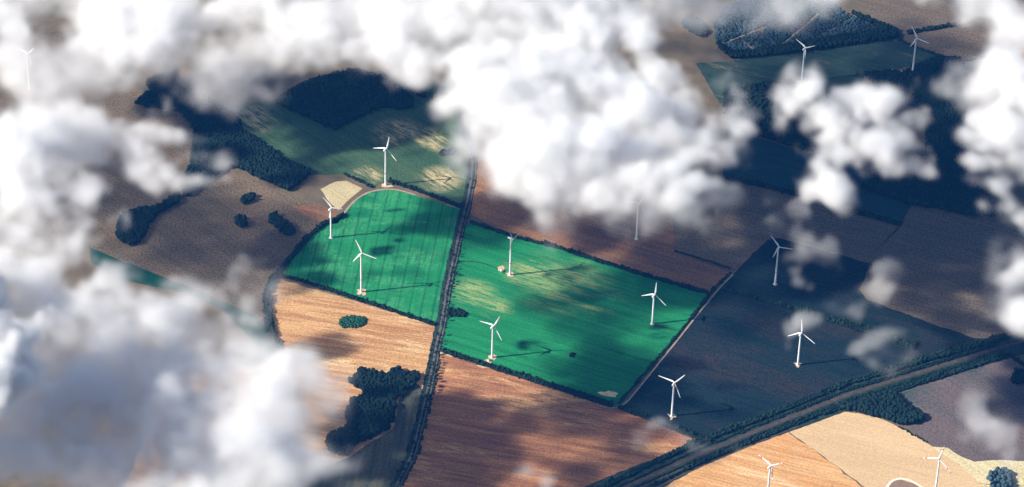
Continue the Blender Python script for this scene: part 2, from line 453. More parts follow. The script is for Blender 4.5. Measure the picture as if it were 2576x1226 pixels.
def crown_proto(kind=ICO2, lump=0.28):
    v, f = kind
    n = np.zeros(len(v))
    for _ in range(7):
        d = rng.normal(size=3); d /= np.linalg.norm(d)
        n += np.sin(v @ d * rng.uniform(2, 5) + rng.uniform(0, 6)) * rng.uniform(0.3, 1)
    n /= np.abs(n).max()
    return v * (1 + lump * n + rng.normal(0, 0.06, len(v)))[:, None], f


PROTOS = [crown_proto(ICO2 if i < 6 else ICO1) for i in range(12)]


def crowns_mesh(name, pos, rad, hgt, small=True):
    """Many tree crowns joined into one canopy: pos (n,2), rad (n), hgt (n) = top height."""
    V, Fc, o = [], [], 0
    for i in range(len(pos)):
        pv, pf = PROTOS[(6 if small else 0) + rng.integers(6)]
        a = rng.uniform(0, 6.283)
        ca, sa = math.cos(a), math.sin(a)
        rz = hgt[i] * 0.5
        x = pv * [rad[i], rad[i], rz]
        w = np.empty_like(x)
        w[:, 0] = x[:, 0] * ca - x[:, 1] * sa + pos[i][0]
        w[:, 1] = x[:, 0] * sa + x[:, 1] * ca + pos[i][1]
        w[:, 2] = np.maximum(x[:, 2] + hgt[i] - rz * 0.95, 0.05)
        V.append(w); Fc.append(pf + o); o += len(pv)
    return mesh_np(name, np.concatenate(V), np.concatenate(Fc), True)


def inside(poly, x, y):
    p = np.asarray(poly); res = np.zeros(x.shape, bool); j = len(p) - 1
    for i in range(len(p)):
        c = ((p[i, 1] > y) != (p[j, 1] > y))
        with np.errstate(divide='ignore', invalid='ignore'):
            xx = (p[j, 0] - p[i, 0]) * (y - p[i, 1]) / (p[j, 1] - p[i, 1]) + p[i, 0]
        res ^= c & (x < xx)
        j = i
    return res


def along(px, step):
    p = np.array([G(u, v)[:2] for u, v in px])
    L = np.concatenate(([0], np.cumsum(np.linalg.norm(np.diff(p, axis=0), axis=1))))
    t = np.arange(step * 0.5, L[-1], step)
    q = np.stack([np.interp(t, L, p[:, 0]), np.interp(t, L, p[:, 1])], 1)
    d = np.stack([np.interp(t + 1, L, p[:, 0]) - np.interp(t - 1, L, p[:, 0]), np.interp(t + 1, L, p[:, 1]) - np.interp(t - 1, L, p[:, 1])], 1)
    d /= np.linalg.norm(d, axis=1)[:, None] + 1e-9
    return q, np.stack([-d[:, 1], d[:, 0]], 1), t / L[-1]


def wood(name, lab, px, cat='wood', gap=5.2, h=(11, 15), mat='wood', cover=1.0, small=True, clear=()):
    poly = np.array([G(u, v)[:2] for u, v in px])
    lo, hi = poly.min(0), poly.max(0)
    gx, gy = np.meshgrid(np.arange(lo[0], hi[0], gap), np.arange(lo[1], hi[1], gap))
    gx = (gx + rng.uniform(-.45, .45, gx.shape) * gap).ravel(); gy = (gy + rng.uniform(-.45, .45, gy.shape) * gap).ravel()
    k = inside(poly, gx, gy) & (rng.uniform(size=gx.shape) < cover)
    p = np.stack([gx[k], gy[k]], 1)
    for line, r in clear:                         # rides and lanes stay open
        c = along(line, 2.0)[0]
        p = p[(((p[:, None] - c[None]) ** 2).sum(2).min(1) > r * r)]
    hh = rng.uniform(h[0], h[1], len(p)); rr = rng.uniform(0.72, 1.1, len(p)) * gap
    o = link(name, crowns_mesh(name, p, rr, hh, small), M[mat])
    return tag(o, lab, cat, None, 'stuff')


RIDES = (([(1950, 121), (1976, 106), (2000, 85), (2030, 62), (2058, 34)], 5.0), ([(1815, 114), (1850, 97), (1895, 80), (1920, 70)], 4.0), ([(1862, 102), (1880, 114), (1905, 130)], 3.5),
         ([(1880, 135), (1960, 20)], 2.5), ([(1990, 128), (2150, 40)], 2.5))
wood('wood', 'long dark wood strip running behind the left cloud', [(340, 262), (377, 233), (367, 207), (400, 196), (420, 190), (400, 165), (372, 140), (380, 134), (425, 172), (443, 215), (466, 238), (520, 247), (553, 270), (603, 306), (606, 330), (644, 352), (717, 408), (784, 435), (776, 447), (724, 482), (644, 447), (593, 421), (567, 426), (500, 478), (470, 500), (455, 470), (480, 420), (490, 330), (455, 282), (360, 270)])
wood('wood', 'dark boot shaped wood on the left brown field', [(293, 595), (300, 560), (310, 540), (380, 525), (410, 520), (443, 490), (457, 497), (447, 514), (415, 530), (393, 547), (370, 574), (360, 605), (333, 620), (307, 612)])
wood('wood', 'dark wedge shaped wood below the top cloud', [(694, 262), (712, 245), (737, 227), (771, 210), (830, 192), (900, 180), (960, 200), (1014, 231), (1037, 250), (1040, 272), (1010, 278), (977, 273), (937, 281), (841, 330), (745, 285)])
wood('copse', 'black irregular copse beside the road at the bottom', [(877, 964), (890, 948), (911, 932), (935, 938), (964, 945), (985, 938), (1001, 929), (1018, 940), (1044, 937), (1057, 950), (1041, 974), (1001, 1004), (984, 1077), (937, 1104), (897, 1117), (885, 1135), (877, 1147), (850, 1148), (830, 1135), (819, 1113), (826, 1100), (844, 1090), (874, 1080), (871, 1034), (884, 1010), (921, 994)], 'copse')
wood('plantation', 'speckled dark plantation triangle at the top right', [(1812, 122), (1800, 108), (1795, 60), (1820, 20), (1900, -10), (2050, -8), (2085, 4), (2143, 42), (2215, 70), (2238, 90), (2012, 118), (1842, 138)], 'plantation', 4.4, (2.5, 5), 'plant', 0.75, clear=RIDES)
wood('wood', 'dark belt of taller trees along the plantation edge', [(1800, 108), (1842, 138), (2012, 112), (2220, 76), (2143, 38), (2150, 36), (2256, 80), (2260, 97), (2012, 133), (1842, 151), (1814, 128)])
wood('copse', 'dark oval copse left of the plantation', [(1716, 60), (1722, 48), (1740, 46), (1762, 60), (1775, 80), (1768, 95), (1745, 88), (1726, 76)], 'copse')
wood('wood', 'dark wood below the far turbine with the apron', [(2175, 190), (2240, 184), (2270, 187), (2300, 172), (2329, 157), (2375, 147), (2415, 153), (2440, 220), (2420, 330), (2450, 430), (2420, 440), (2330, 400), (2330, 280), (2230, 250)])
wood('wood', 'dark wood surrounding the right cloud puffs', [(2165, 474), (2180, 445), (2215, 400), (2265, 380), (2400, 430), (2490, 500), (2520, 545), (2440, 546), (2375, 530), (2292, 517), (2218, 492)])
wood('wood', 'mottled dark wood right of the central cloud', [(1821, 230), (1860, 224), (1908, 217), (1990, 205), (2070, 230), (2140, 300), (2080, 395), (1999, 373), (1932, 352), (1860, 332), (1826, 320)], 'wood', 6.0, (9, 16), 'wood', 0.9)
wood('wood', 'dark triangular wood against the corridor', [(2119, 1030), (2180, 1008), (2249, 990), (2268, 1012), (2329, 1055), (2285, 1072), (2258, 1066), (2225, 1055), (2165, 1040)])
wood('copse', 'round green copse in the bottom right corner', [(2516 + 30 * math.cos(a), 1209 + 27 * math.sin(a)) for a in np.linspace(0, 6.1, 20)], 'copse', 5.5, (8, 13), 'plant', 0.9)
wood('copse', 'dark copse cut by the right edge near the corridor', [(2566 + 22 * math.cos(a), 953 + 17 * math.sin(a)) for a in np.linspace(0, 6.1, 16)], 'copse')
wood('copse', 'small round dark copse in the brown field', [(605 + 16 * math.cos(a), 562 + 13 * math.sin(a)) for a in np.linspace(0, 6.1, 16)], 'copse')
wood('copse', 'sausage shaped dark copse in the brown field', [(676, 546), (690, 540), (712, 556), (734, 572), (742, 588), (732, 598), (716, 594), (694, 574), (678, 560)], 'copse')
wood('copse', 'small slanting copse at the top of the brown field', [(606, 508), (622, 494), (640, 490), (645, 496), (632, 508), (612, 515)], 'copse')
wood('copse', 'short dark copse near the road below the top cloud', [(1086, 250), (1104, 243), (1130, 250), (1138, 262), (1112, 266), (1092, 260)], 'copse')
wood('copse', 'narrow tree strip beside the wedge shaped wood', [(1022, 215), (1030, 210), (1068, 240), (1068, 248), (1052, 244)], 'copse')
wood('copse', 'smudged dark copse on the streaked meadow', [(1104, 388), (1120, 379), (1145, 376), (1150, 383), (1132, 392), (1114, 394)], 'copse', 6, (5, 8))
wood('copse', 'green oval thicket in the golden stubble', [(887 + 36 * math.cos(a), 811 + 15 * math.sin(a) - 3 * math.cos(a)) for a in np.linspace(0, 6.1, 20)], 'copse', 4.5, (3, 5), 'bush')
wood('copse', 'dark finger of scrub reaching into the green field', [(1128, 778), (1150, 779), (1170, 783), (1175, 791), (1165, 797), (1140, 796), (1124, 800)], 'copse', 5, (4, 8))
wood('copse', 'tiny dark hollow bush in the shaded green field', [(1430, 891), (1440, 888), (1448, 892), (1444, 898), (1434, 899)], 'copse', 3.5, (1.5, 3))
wood('copse', 'dark green bush on the far mauve field', [(303, 170), (316, 160), (328, 168), (322, 188), (306, 182)], 'copse', 6, (6, 10))


def hedge(lab, px, w=(7, 7), h=(3.5, 6.5), dens=1.0, mat='hedge', name='hedgerow'):
    q, n, t = along(px, 2.4 / dens)
    ww = (w[0] + (w[1] - w[0]) * t) * 1.2
    wave = np.interp(np.arange(len(q)), np.arange(0, len(q) + 9, 6), rng.uniform(.55, 1.35, len(np.arange(0, len(q) + 9, 6))))
    ww = ww * (.6 + .4 * wave)
    rows = np.maximum(1, (ww / 3.6).astype(int))
    P, Rr, Hh = [], [], []
    for i in range(len(q)):
        for k in range(rows[i]):
            off = ((k + .5) / rows[i] - .5) * ww[i] + rng.normal(0, .7)
            P.append(q[i] + n[i] * off + rng.normal(0, .6, 2)); big = rng.uniform() < .10 and h[1] > 5; Rr.append(rng.uniform(1.7, 2.9) * (1.55 if big else 1)); Hh.append(rng.uniform(*h) * (.55 + .5 * wave[i]) * (1.5 if big else 1))
    return tag(link(name, crowns_mesh(name, np.array(P), np.array(Rr), np.array(Hh)), M[mat]), lab, 'hedge')


HG = {
 'south_left': [(700, 694), (760, 708), (894, 752), (1000, 786), (1094, 818)],
 'curve': [(868, 540), (845, 552), (811, 566), (777, 596), (721, 662), (687, 702), (671, 745), (676, 817), (693, 874), (708, 896)],
 'upper': [(978, 456), (1060, 484), (1159, 521)],
 'long': [(1182, 559), (1288, 595), (1315, 602), (1398, 622), (1520, 661), (1638, 698), (1783, 739)],
 'lower': [(1110, 882), (1200, 912), (1288, 940), (1420, 982), (1540, 1021)],
 'lower_east': [(1557, 1027), (1640, 1056), (1720, 1088), (1792, 1114)],
}
hedge('thick dark hedge below the tramlined green field', HG['south_left'], (8, 8))
hedge('curving dark hedge down the left green field', HG['curve'], (8, 17), (4, 8))
hedge('straight dark hedge right of the upper turbine', HG['upper'], (8, 9), (4, 7))
hedge('short dark hedge above the pale straw triangle', [(864, 438), (900, 454), (936, 471)], (6, 6))
hedge('long dark hedge above the right green field', HG['long'], (8, 10))
hedge('dark hedge below the right green field', HG['lower'], (10, 13))
hedge('dark hedge from the green field corner to the corridor', HG['lower_east'], (9, 14), (4, 8))
hedge('narrow hedge along the diagonal farm track', [(1556, 1016), (1600, 966), (1702, 846), (1755, 780), (1800, 722), (1838, 686)], (6, 6), (3, 5))
hedge('dark shelter belt in the dark field', [(1999, 778), (2050, 794), (2150, 823), (2303, 873)], (8, 20), (5, 9))
hedge('thin hedge leading to the shelter belt', [(1817, 727), (1870, 741), (1932, 760), (1996, 777)], (7, 7), (3, 6))
hedge('thin hedge in the rust coloured field', [(1698, 632), (1770, 654), (1836, 676)], (4, 4), (2, 4))
hedge('dark hedge under the dark teal field', [(1826, 450), (1940, 474), (2045, 503), (2160, 536), (2265, 566)], (9, 12), (5, 8))
hedge('far hedge slanting at the top right', [(2282, 84), (2340, 74), (2422, 61), (2465, 46)], (9, 7), (4, 8))
hedge('thin far hedge beside the far meadow', [(2258, 99), (2299, 117), (2359, 140), (2412, 154)], (6, 6), (3, 5))
hedge('thin far hedge below the orange strip', [(2412, 157), (2498, 143), (2576, 122), (2640, 105)], (6, 6), (3, 5))
hedge('upper scrub hedge of the corridor', [(1440, 1262), (1530, 1219), (1748, 1116), (1932, 1046), (2132, 964), (2330, 903), (2532, 848)], (9, 15), (4, 7))
hedge('lower scrub hedge of the corridor', [(1640, 1223), (1775, 1158), (1932, 1094), (2060, 1043), (2112, 1027), (2249, 984), (2400, 936), (2525, 896)], (6, 12), (3, 6))
hedge('broken scrub row between the corridor road and its lane', [(1500, 1272), (1600, 1226), (1780, 1146), (1932, 1084), (2132, 1008), (2300, 955), (2480, 899)], (4, 8), (2, 4.5), 1.0)
hedge('broken scrub row on the upper side of the corridor road', [(1480, 1258), (1570, 1219), (1755, 1132), (1932, 1060), (2132, 981), (2300, 930), (2500, 868)], (4, 9), (2, 4.5), 1.0)
hedge('dark hedge running off the right edge', [(2532, 890), (2555, 906), (2580, 922), (2620, 945)], (8, 8))
hedge('thin hedge below the triangular wood', [(2262, 1074), (2300, 1096), (2330, 1112)], (3, 6), (1.5, 3))
hedge('thin hedge between road and streaked meadow', [(1166, 285), (1178, 350), (1187, 404)], (7, 6), (3, 6))


# trees one can pick out, each a thing of its own
def tree_protos(n):
    out = []
    for i in range(n):
        hh = rng.uniform(9, 12.5)
        # trunk with three limbs
        V, Fc = [], []
        def tube(a, b, r0, r1, k=6):
            o = len(V); a, b = np.array(a), np.array(b)
            d = (b - a) / np.linalg.norm(b - a); s = np.cross(d, [0.3, 0.9, 0.1]); s /= np.linalg.norm(s); t = np.cross(d, s)
            for p, r in ((a, r0), (b, r1)):
                for j in range(k):
                    q = 6.2832 * j / k
                    V.append(p + (s * math.cos(q) + t * math.sin(q)) * r)
            for j in range(k): Fc.append((o + j, o + (j + 1) % k, o + k + (j + 1) % k, o + k + j))
        tube((0, 0, -.2), (0, 0, hh * .45), .38, .24)
        for a in (0.3, 2.4, 4.5):
            tube((0, 0, hh * .4), (1.6 * math.cos(a), 1.6 * math.sin(a), hh * .68), .2, .08)
        trunk = mesh_np('trunk', np.array(V), Fc)
        trunk.materials.append(M['bark'])
        V2, F2, o = [], [], 0
        for j in range(9):
            pv, pf = PROTOS[6 + rng.integers(6)]
            a = rng.uniform(0, 6.283); r = rng.uniform(0, 2.3) if j else 0
            z = hh * rng.uniform(.48, .86) if j else hh * .8
            s = rng.uniform(1.2, 2.0) * (1.15 if j == 0 else 1)
            V2.append(pv * [s, s, s * .9] + [r * math.cos(a), r * math.sin(a), z]); F2.append(pf + o); o += len(pv)
        # loose leaf sprays break up the outline
        for j in range(70):
            d = rng.normal(size=3); d /= np.linalg.norm(d)
            c = np.array([0, 0, hh * .68]) + d * [3.0, 3.0, hh * .3] * rng.uniform(.8, 1.12)
            e = rng.normal(size=(3, 3)) * .55
            V2.append(c + e); F2.append(np.array([[0, 1, 2]]) + o); o += 3
        crown = mesh_np('crown', np.concatenate(V2), np.concatenate(F2), True)
        crown.materials.append(M['tree'])
        out.append((trunk, crown))
    return out


TREES = tree_protos(6)


def tree(p, s, lab, group, name='tree'):
    t, c = TREES[rng.integers(len(TREES))]
    r = empty(name, (p[0], p[1], 0), rng.uniform(0, 6.28))
    r.scale = (s, s, s * rng.uniform(.9, 1.15))
    tag(r, lab, 'tree', group)
    link('trunk', t, None, r); link('crown', c, None, r)
    return r


def stretch(v):
    """Which stretch of the avenue a tree stands on, told by what lies beside it."""
    return 'near the upper crossing' if v < .10 else 'between the two bright green fields' if v < .50 else 'beside the stubble near the track end' if v < .62 else \
        'beside the black copse' if v < .85 else 'at the bottom bend of the road'


for side, off, big in ((-1, 5.2, .9), (1, 3.4, .8), (1, 10.5, 1.0)):
    q, n, t = along(ROADC[5:], 8.5)
    for i in range(len(q)):
        lit = t[i] < .56
        if rng.uniform() < ((.45 if side < 0 else .3) if lit else .08): continue
        if .50 < t[i] < .56 and rng.uniform() < .6: continue
        nn = n[i] if n[i][0] > 0 else -n[i]
        grow = 1.0 if lit else 1.25
        tree(q[i] + nn * side * (off * grow + rng.normal(0, .9)) + rng.normal(0, 1.2, 2), rng.uniform(.55, .95) * big * grow,
             'roadside tree on the %s side of the avenue %s' % ('left' if side < 0 else 'right', stretch(t[i])), 'avenue trees along the road')
for key, step, lab in (('south_left', 21, 'round tree rising from the hedge below the tramlined field'), ('lower', 23, 'round tree rising from the hedge below the right green field'),
                       ('long', 30, 'round tree rising from the long hedge above the right green field'), ('curve', 30, 'round tree rising from the curving hedge'),
                       ('upper', 24, 'round tree rising from the hedge right of the upper turbine')):
    q, n, t = along(HG[key], step)
    for i in range(len(q)):
        tree(q[i] + rng.normal(0, 2.4, 2), rng.uniform(.5, 1.0), lab + (', on its western half' if t[i] < .5 else ', on its eastern half') * (key != 'curve') + (', on its upper half' if t[i] < .5 else ', on its lower half') * (key == 'curve'), 'trees standing in the field hedges')
for u, v, s in ((1182, 455, .9), (1176, 474, 1.1), (1166, 520, 1.25), (1162, 534, 1.2), (1156, 548, 1.1), (1104, 893, 1.0), (1083, 889, 1.1)):
    tree(G(u, v)[:2], s, 'stout tree beside the road near a crossing', 'stout trees at the road crossings')


# ------------------------------------------------------------------ wind turbines
def paint(name, c, rough=0.45):
    m, nt, b = new_mat(name)
    N = NB(nt)
    g = N.n('ShaderNodeNewGeometry')
    n1 = N.noise(g.outputs['Position'], 0.4, 3.0)
    N.l(N.mix(N.ramp(n1, 0.35, 0.75), c, tuple(x * .9 for x in c)), b.inputs['Base Color'])
    b.inputs['Roughness'].default_value = rough
    b.inputs['Specular IOR Level'].default_value = 0.4
    return m


M['white'] = paint('turbine_white', (0.82, 0.82, 0.80))
M['red'] = paint('warning_red', (0.60, 0.05, 0.03))
M['concrete'] = speck_mat('concrete', (0.42, 0.40, 0.36), (0.5, 0.47, 0.42), 0.5)


def lathe(name, prof, k=24):
    v, f = [], []
    for r, z in prof:
        for j in range(k):
            a = 6.283185 * j / k
            v.append((r * math.cos(a), r * math.sin(a), z))
    for i in range(len(prof) - 1):
        for j in range(k):
            f.append((i * k + j, i * k + (j + 1) % k, (i + 1) * k + (j + 1) % k, (i + 1) * k + j))
    return mesh_np(name, v, f, True)


def blade_mesh(Rb, r0=1.2, r1=None):
    """A blade along +z in the rotor plane (x across, y = axis): round root, broad shoulder, twist, fine tip."""
    ts = [.0, .04, .09, .16, .25, .4, .55, .7, .82, .92, .97, 1.0]
    ch = [1.9, 1.9, 2.4, 3.3, 3.5, 3.0, 2.5, 2.05, 1.7, 1.35, 1.0, .25]
    th = [1.9, 1.8, 1.5, 1.1, .8, .55, .42, .32, .26, .2, .14, .06]
    lo = 0 if r1 is None else r0 / Rb
    hi = 1 if r1 is None else r1 / Rb
    grow = 1.0 if r1 is None else 1.06
    sel = [lo] + [t for t in ts if lo < t < hi] + [hi]
    v, f, k = [], [], 12
    for t in sel:
        c = np.interp(t, ts, ch) * grow; h = np.interp(t, ts, th) * grow; tw = R(22) * (1 - t) ** 2 + R(3)
        for j in range(k):
            a = 6.283185 * j / k
            x = c * .5 * math.cos(a) + c * .18 * (t > .05); y = h * .5 * math.sin(a)
            v.append((x * math.cos(tw) - y * math.sin(tw), x * math.sin(tw) + y * math.cos(tw) - 1.2 * t * t, t * Rb))
    for i in range(len(sel) - 1):
        for j in range(k):
            f.append((i * k + j, i * k + (j + 1) % k, (i + 1) * k + (j + 1) % k, (i + 1) * k + j))
    bm = bmesh.new()
    vs = [bm.verts.new(p) for p in v]
    for q in f: bm.faces.new([vs[i] for i in q])
    bm.faces.new(vs[:k][::-1]); bm.faces.new(vs[-k:])
    me = bpy.data.meshes.new('blade'); bm.to_mesh(me); bm.free()
    me.shade_smooth()
    return me


def nacelle_mesh():
    """Rounded housing along +y (rotor end) from -7 to +2.6."""
    st = [(-7.2, .9, .9, .2), (-6.8, 1.5, 1.5, .1), (-4, 1.9, 1.95, 0), (0, 2.0, 2.05, 0), (2.0, 1.85, 1.9, 0), (2.8, 1.4, 1.4, 0)]
    v, f, k = [], [], 16
    for y, a, b, dz in st:
        for j in range(k):
            q = 6.283185 * j / k
            cx, sx = math.cos(q), math.sin(q)
            x = a * math.copysign(abs(cx) ** .6, cx); z = b * math.copysign(abs(sx) ** .6, sx)
            v.append((x, y, z + dz))
    for i in range(len(st) - 1):
        for j in range(k): f.append((i * k + j, i * k + (j + 1) % k, (i + 1) * k + (j + 1) % k, (i + 1) * k + j))
    bm = bmesh.new(); vs = [bm.verts.new(p) for p in v]
    for q in f: bm.faces.new([vs[i] for i in q])
    bm.faces.new(vs[:k]); bm.faces.new(vs[-k:][::-1])
    bmesh.ops.recalc_face_normals(bm, faces=bm.faces[:])
    me = bpy.data.meshes.new('nacelle'); bm.to_mesh(me); bm.free(); me.shade_smooth()
    return me


NAC = nacelle_mesh()
HUB = lathe('hub', [(0.02, 2.4), (.7, 2.2), (1.25, 1.5), (1.5, .4), (1.5, -.9), (1.3, -1.2)], 18)


def turbine(base, h, Rb, yaw, ph, lab, band=True, red_tips=False, flip=False):
    """base: ground point; rotor faces away along the local +y axis, turned by yaw; ph: angle of the first blade from the vertical."""
    r = empty('wind_turbine', (base[0], base[1], 0.3), R(yaw))
    tag(r, lab, 'wind turbine', 'white wind turbines across the fields')
    link('foundation', lathe('foundation', [(4.6, -.3), (4.6, .5), (4.2, .7), (2.4, .75)]), M['concrete'], r)
    link('tower', lathe('tower', [(2.25, .5), (2.2, 3), (2.0, h * .3), (1.75, h * .6), (1.45, h - 1.9)]), M['white'], r)
    if band:
        rb = 2.0 + .04
        link('red_band', lathe('red_band', [(rb, h * .325), (rb, h * .325 + 1.5)]), M['red'], r)
    sg = -1.0 if flip else 1.0
    nac = link('nacelle', NAC, M['white'], r, (0, 0, h))
    nac.rotation_euler = (0, 0, 0 if not flip else math.pi)
    hub = link('hub', HUB, M['white'], r, (0, sg * 4.1, h))
    hub.rotation_euler = (-math.pi / 2 * sg, 0, 0)
    me = blade_mesh(Rb)
    for i in range(3):
        b = link('blade', me, M['white'], r, (0, sg * 4.1, h))
        b.rotation_euler = (0, R(ph + 120 * i), 0)
        if red_tips:
            for a, c in ((.64, .74), (.88, .985)):
                link('red_stripe', blade_mesh(Rb, Rb * a, Rb * c), M['red'], b)
    return r


TURB = [  # base, hub height, blade, yaw, phase, band, red tips, flip, label
 ((970, 466), 92.5, 34, -28, 12, True, False, False, 'wind turbine on the hedge corner above the left green field'),
 ((833, 598), 74, 29, -30, 72, False, False, False, 'wind turbine at the curving hedge beside the orange bank'),
 ((909, 735), 96, 33, -21, 96, True, False, False, 'tall wind turbine on the tramlined green field near its lower hedge'),
 ((1283, 692), 93, 31, 60, 92, True, False, True, 'wind turbine with two upright blades beside white boxes on the green field'),
 ((1238, 900), 78, 34, -33, 24, False, False, False, 'wind turbine with a round gravel pad by the lower hedge'),
 ((1641, 815), 72, 32, -27, 4, False, False, False, 'shaded wind turbine at the right end of the green field'),
 ((1690, 1047), 81, 35, -27, 36, False, False, False, 'wind turbine nearest the corridor on the dark field'),
 ((2007, 918), 78, 34, -27, 116, False, False, False, 'wind turbine in the middle of the dark field below the shelter belt'),
 ((1950, 715), 92, 31, -24, 80, True, False, False, 'wind turbine on the upper corner of the dark field'),
 ((2295, 187), 93, 31, -36, 88, False, False, False, 'far wind turbine beside the pale apron and dark wood'),
 ((2017, 204), 86, 29, -36, 56, False, False, False, 'far wind turbine rising behind a cloud below the plantation'),
 ((2352, 1243), 91, 37, -24, 12, False, True, True, 'wind turbine with red striped blades on the pale straw field'),
 ((1929, 1268), 92, 36, -39, 48, False, True, False, 'wind turbine with red striped blades on the orange straw field'),
 ((1601, 601), 88, 30, -30, 20, False, False, False, 'wind turbine with its head lost in the central cloud'),
 ((74, 222), 88, 30, -30, 40, False, False, False, 'faint wind turbine in the haze at the left edge'),
]
for b, h, Rb, yaw, ph, band, red, flip, lab in TURB:
    turbine(G(*b), h, Rb, yaw, ph, lab, band, red, flip)


def pad(lab, u, v, shape):
    pts = [G(u + dx, v + dy) for dx, dy in shape]
    tag(link('gravel_pad', poly_mesh('gravel_pad', roughen(pts, 4, .5), .9), M['pad']), lab, None, None, 'structure')


CROSS = [(-12, -6), (-4, -7), (3, -8), (12, -6), (10, 0), (13, 6), (5, 10), (1, 5), (-6, 8), (-12, 4), (-8, -1)]
pad('tan gravel pad under the tall turbine', 909, 735, CROSS)
pad('tan gravel pad under the upper turbine', 972, 467, [(-11, -5), (0, -4), (14, -2), (18, 4), (6, 5), (-4, 6), (-12, 3)])
pad('tan gravel pad under the turbine beside the white boxes', 1282, 691, [(-9, -3), (6, -7), (12, 0), (9, 6), (-5, 5)])
pad('tan gravel pad beside the white boxes', 1261, 677, [(-9, -4), (2, -9), (9, -4), (8, 4), (0, 6), (-8, 5)])
pad('tan gravel pad under the turbine by the lower hedge', 1238, 899, [(-10, -4), (4, -7), (12, -3), (10, 3), (5, 8), (-2, 4), (-9, 4)])
pad('round pale gravel circle by the lower hedge', 1226, 912, [(11 * math.cos(a), 7.5 * math.sin(a)) for a in np.linspace(0, 5.9, 16)])
pad('pale gravel apron on the lower hedge', 1218, 923, [(-18, -5), (-6, -2), (4, -4), (14, -6), (14, 2), (18, 7), (8, 2), (-4, 4), (-12, 1)])
pad('star shaped gravel pad under the turbine nearest the corridor', 1691, 1047, [(-12, -6), (-2, -1), (4, -4), (12, 0), (8, 4), (2, 4), (0, 9), (-6, 11), (-4, 4)])
pad('star shaped gravel pad under the middle dark field turbine', 2006, 917, [(-11, -3), (0, -4), (12, -2), (5, 2), (4, 8), (-2, 8), (-3, 2)])


def cabin(u, v, rz, lab, size=(3.2, 5.5, 3.0)):
    r = empty('transformer_cabin', G(u, v), rz)
    tag(r, lab, 'cabin')
    bm = bmesh.new(); bmesh.ops.create_cube(bm, size=1.0)
    for q in bm.verts: q.co = Vector((q.co.x * size[0], q.co.y * size[1], (q.co.z + .5) * size[2] + .9))
    bmesh.ops.bevel(bm, geom=bm.edges[:], offset=.12, segments=2, affect='EDGES')
    me = bpy.data.meshes.new('cabin_wall'); bm.to_mesh(me); bm.free()
    link('wall', me, M['white'], r)
    x, y, z = size[0] / 2 + .25, size[1] / 2 + .25, size[2] + .9
    rm = mesh_np('roof', [(-x, -y, z), (x, -y, z), (x, y, z), (-x, y, z), (-x, -y, z + .25), (x, -y, z + .25), (x, y, z + .25), (-x, y, z + .25), (0, -y, z + .7), (0, y, z + .7)],
                 [(0, 3, 2), (0, 2, 1), (0, 1, 5), (0, 5, 4), (1, 2, 6), (1, 6, 5), (2, 3, 7), (2, 7, 6), (3, 0, 4), (3, 4, 7), (4, 5, 8), (6, 7, 9), (5, 6, 9), (5, 9, 8), (7, 4, 8), (7, 8, 9)])
    link('roof', rm, M['concrete'], r)
    dm = mesh_np('door', [(size[0] / 2 + .02, -1, .95), (size[0] / 2 + .02, 1, .95), (size[0] / 2 + .02, 1, 3.1), (size[0] / 2 + .02, -1, 3.1)], [(0, 1, 2, 3)])
    link('door', dm, M['concrete'], r)


cabin(1262, 683, .3, 'white transformer cabin beside the turbine on the green field', (4.5, 6, 3.4))
cabin(1229, 909, .9, 'small white cabin on the round gravel circle', (3, 4, 2.8))

# ------------------------------------------------------------------ clouds
VOX = 5.5
crng = np.random.default_rng(23)
CX0, CX1, CY0, CY1, CZ0, CZ1 = -2400.0, 1060.0, -1800.0, 660.0, 540.0, 960.0
NX, NY, NZ = int((CX1 - CX0) / VOX) + 1, int((CY1 - CY0) / VOX) + 1, int((CZ1 - CZ0) / VOX) + 1


def _basis(n, wl):
    """Cubic B-spline weights that carry a random lattice of spacing wl (voxels) up to n samples."""
    t = np.arange(n) / wl + crng.uniform(0, 1)
    i = np.floor(t).astype(int); f = t - i
    m = i.max() + 4
    Wt = np.zeros((n, m), np.float32)
    r = np.arange(n)
    for k, w in enumerate(((1 - f) ** 3 / 6, (3 * f ** 3 - 6 * f ** 2 + 4) / 6, (-3 * f ** 3 + 3 * f ** 2 + 3 * f + 1) / 6, f ** 3 / 6)):
        Wt[r, i + k] += w
    return Wt


def vnoise(metres, zstretch=1.0):
    wl = metres / VOX
    a, b, c = _basis(NX, wl), _basis(NY, wl), _basis(NZ, wl * zstretch)
    L = crng.standard_normal(size=(a.shape[1], b.shape[1], c.shape[1]), dtype=np.float32)
    x = np.tensordot(c, L, axes=(1, 2))          # z, x, y
    x = np.tensordot(b, x, axes=(1, 2))          # y, z, x
    x = np.tensordot(a, x, axes=(1, 2))          # x, y, z
    return x / (x.std() + 1e-6)


def fbm(spec):
    o = np.zeros((NX, NY, NZ), np.float32)
    for m, w in spec: o += w * vnoise(m)
    return o


N_SOFT = fbm(((190, .5), (100, .46), (52, .42), (28, .38), (16, .32), (11.5, .2)))
N_SOFT /= N_SOFT.std()
N_SOFT = np.clip(N_SOFT, -2.4, 1.7)
N_FINE = fbm(((64, .5), (36, .5), (22, .45), (14, .38), (11, .25)))
N_FINE /= N_FINE.std()
N_BILL = 1.0 - np.abs(vnoise(150)) * .9 - np.abs(vnoise(70)) * .55 - np.abs(vnoise(34)) * .34 - np.abs(vnoise(17)) * .2
N_BILL = (N_BILL - N_BILL.mean()) / N_BILL.std()
W_X, W_Y, W_Z = vnoise(110) + .5 * vnoise(40), vnoise(110) + .5 * vnoise(40), .5 * vnoise(90)


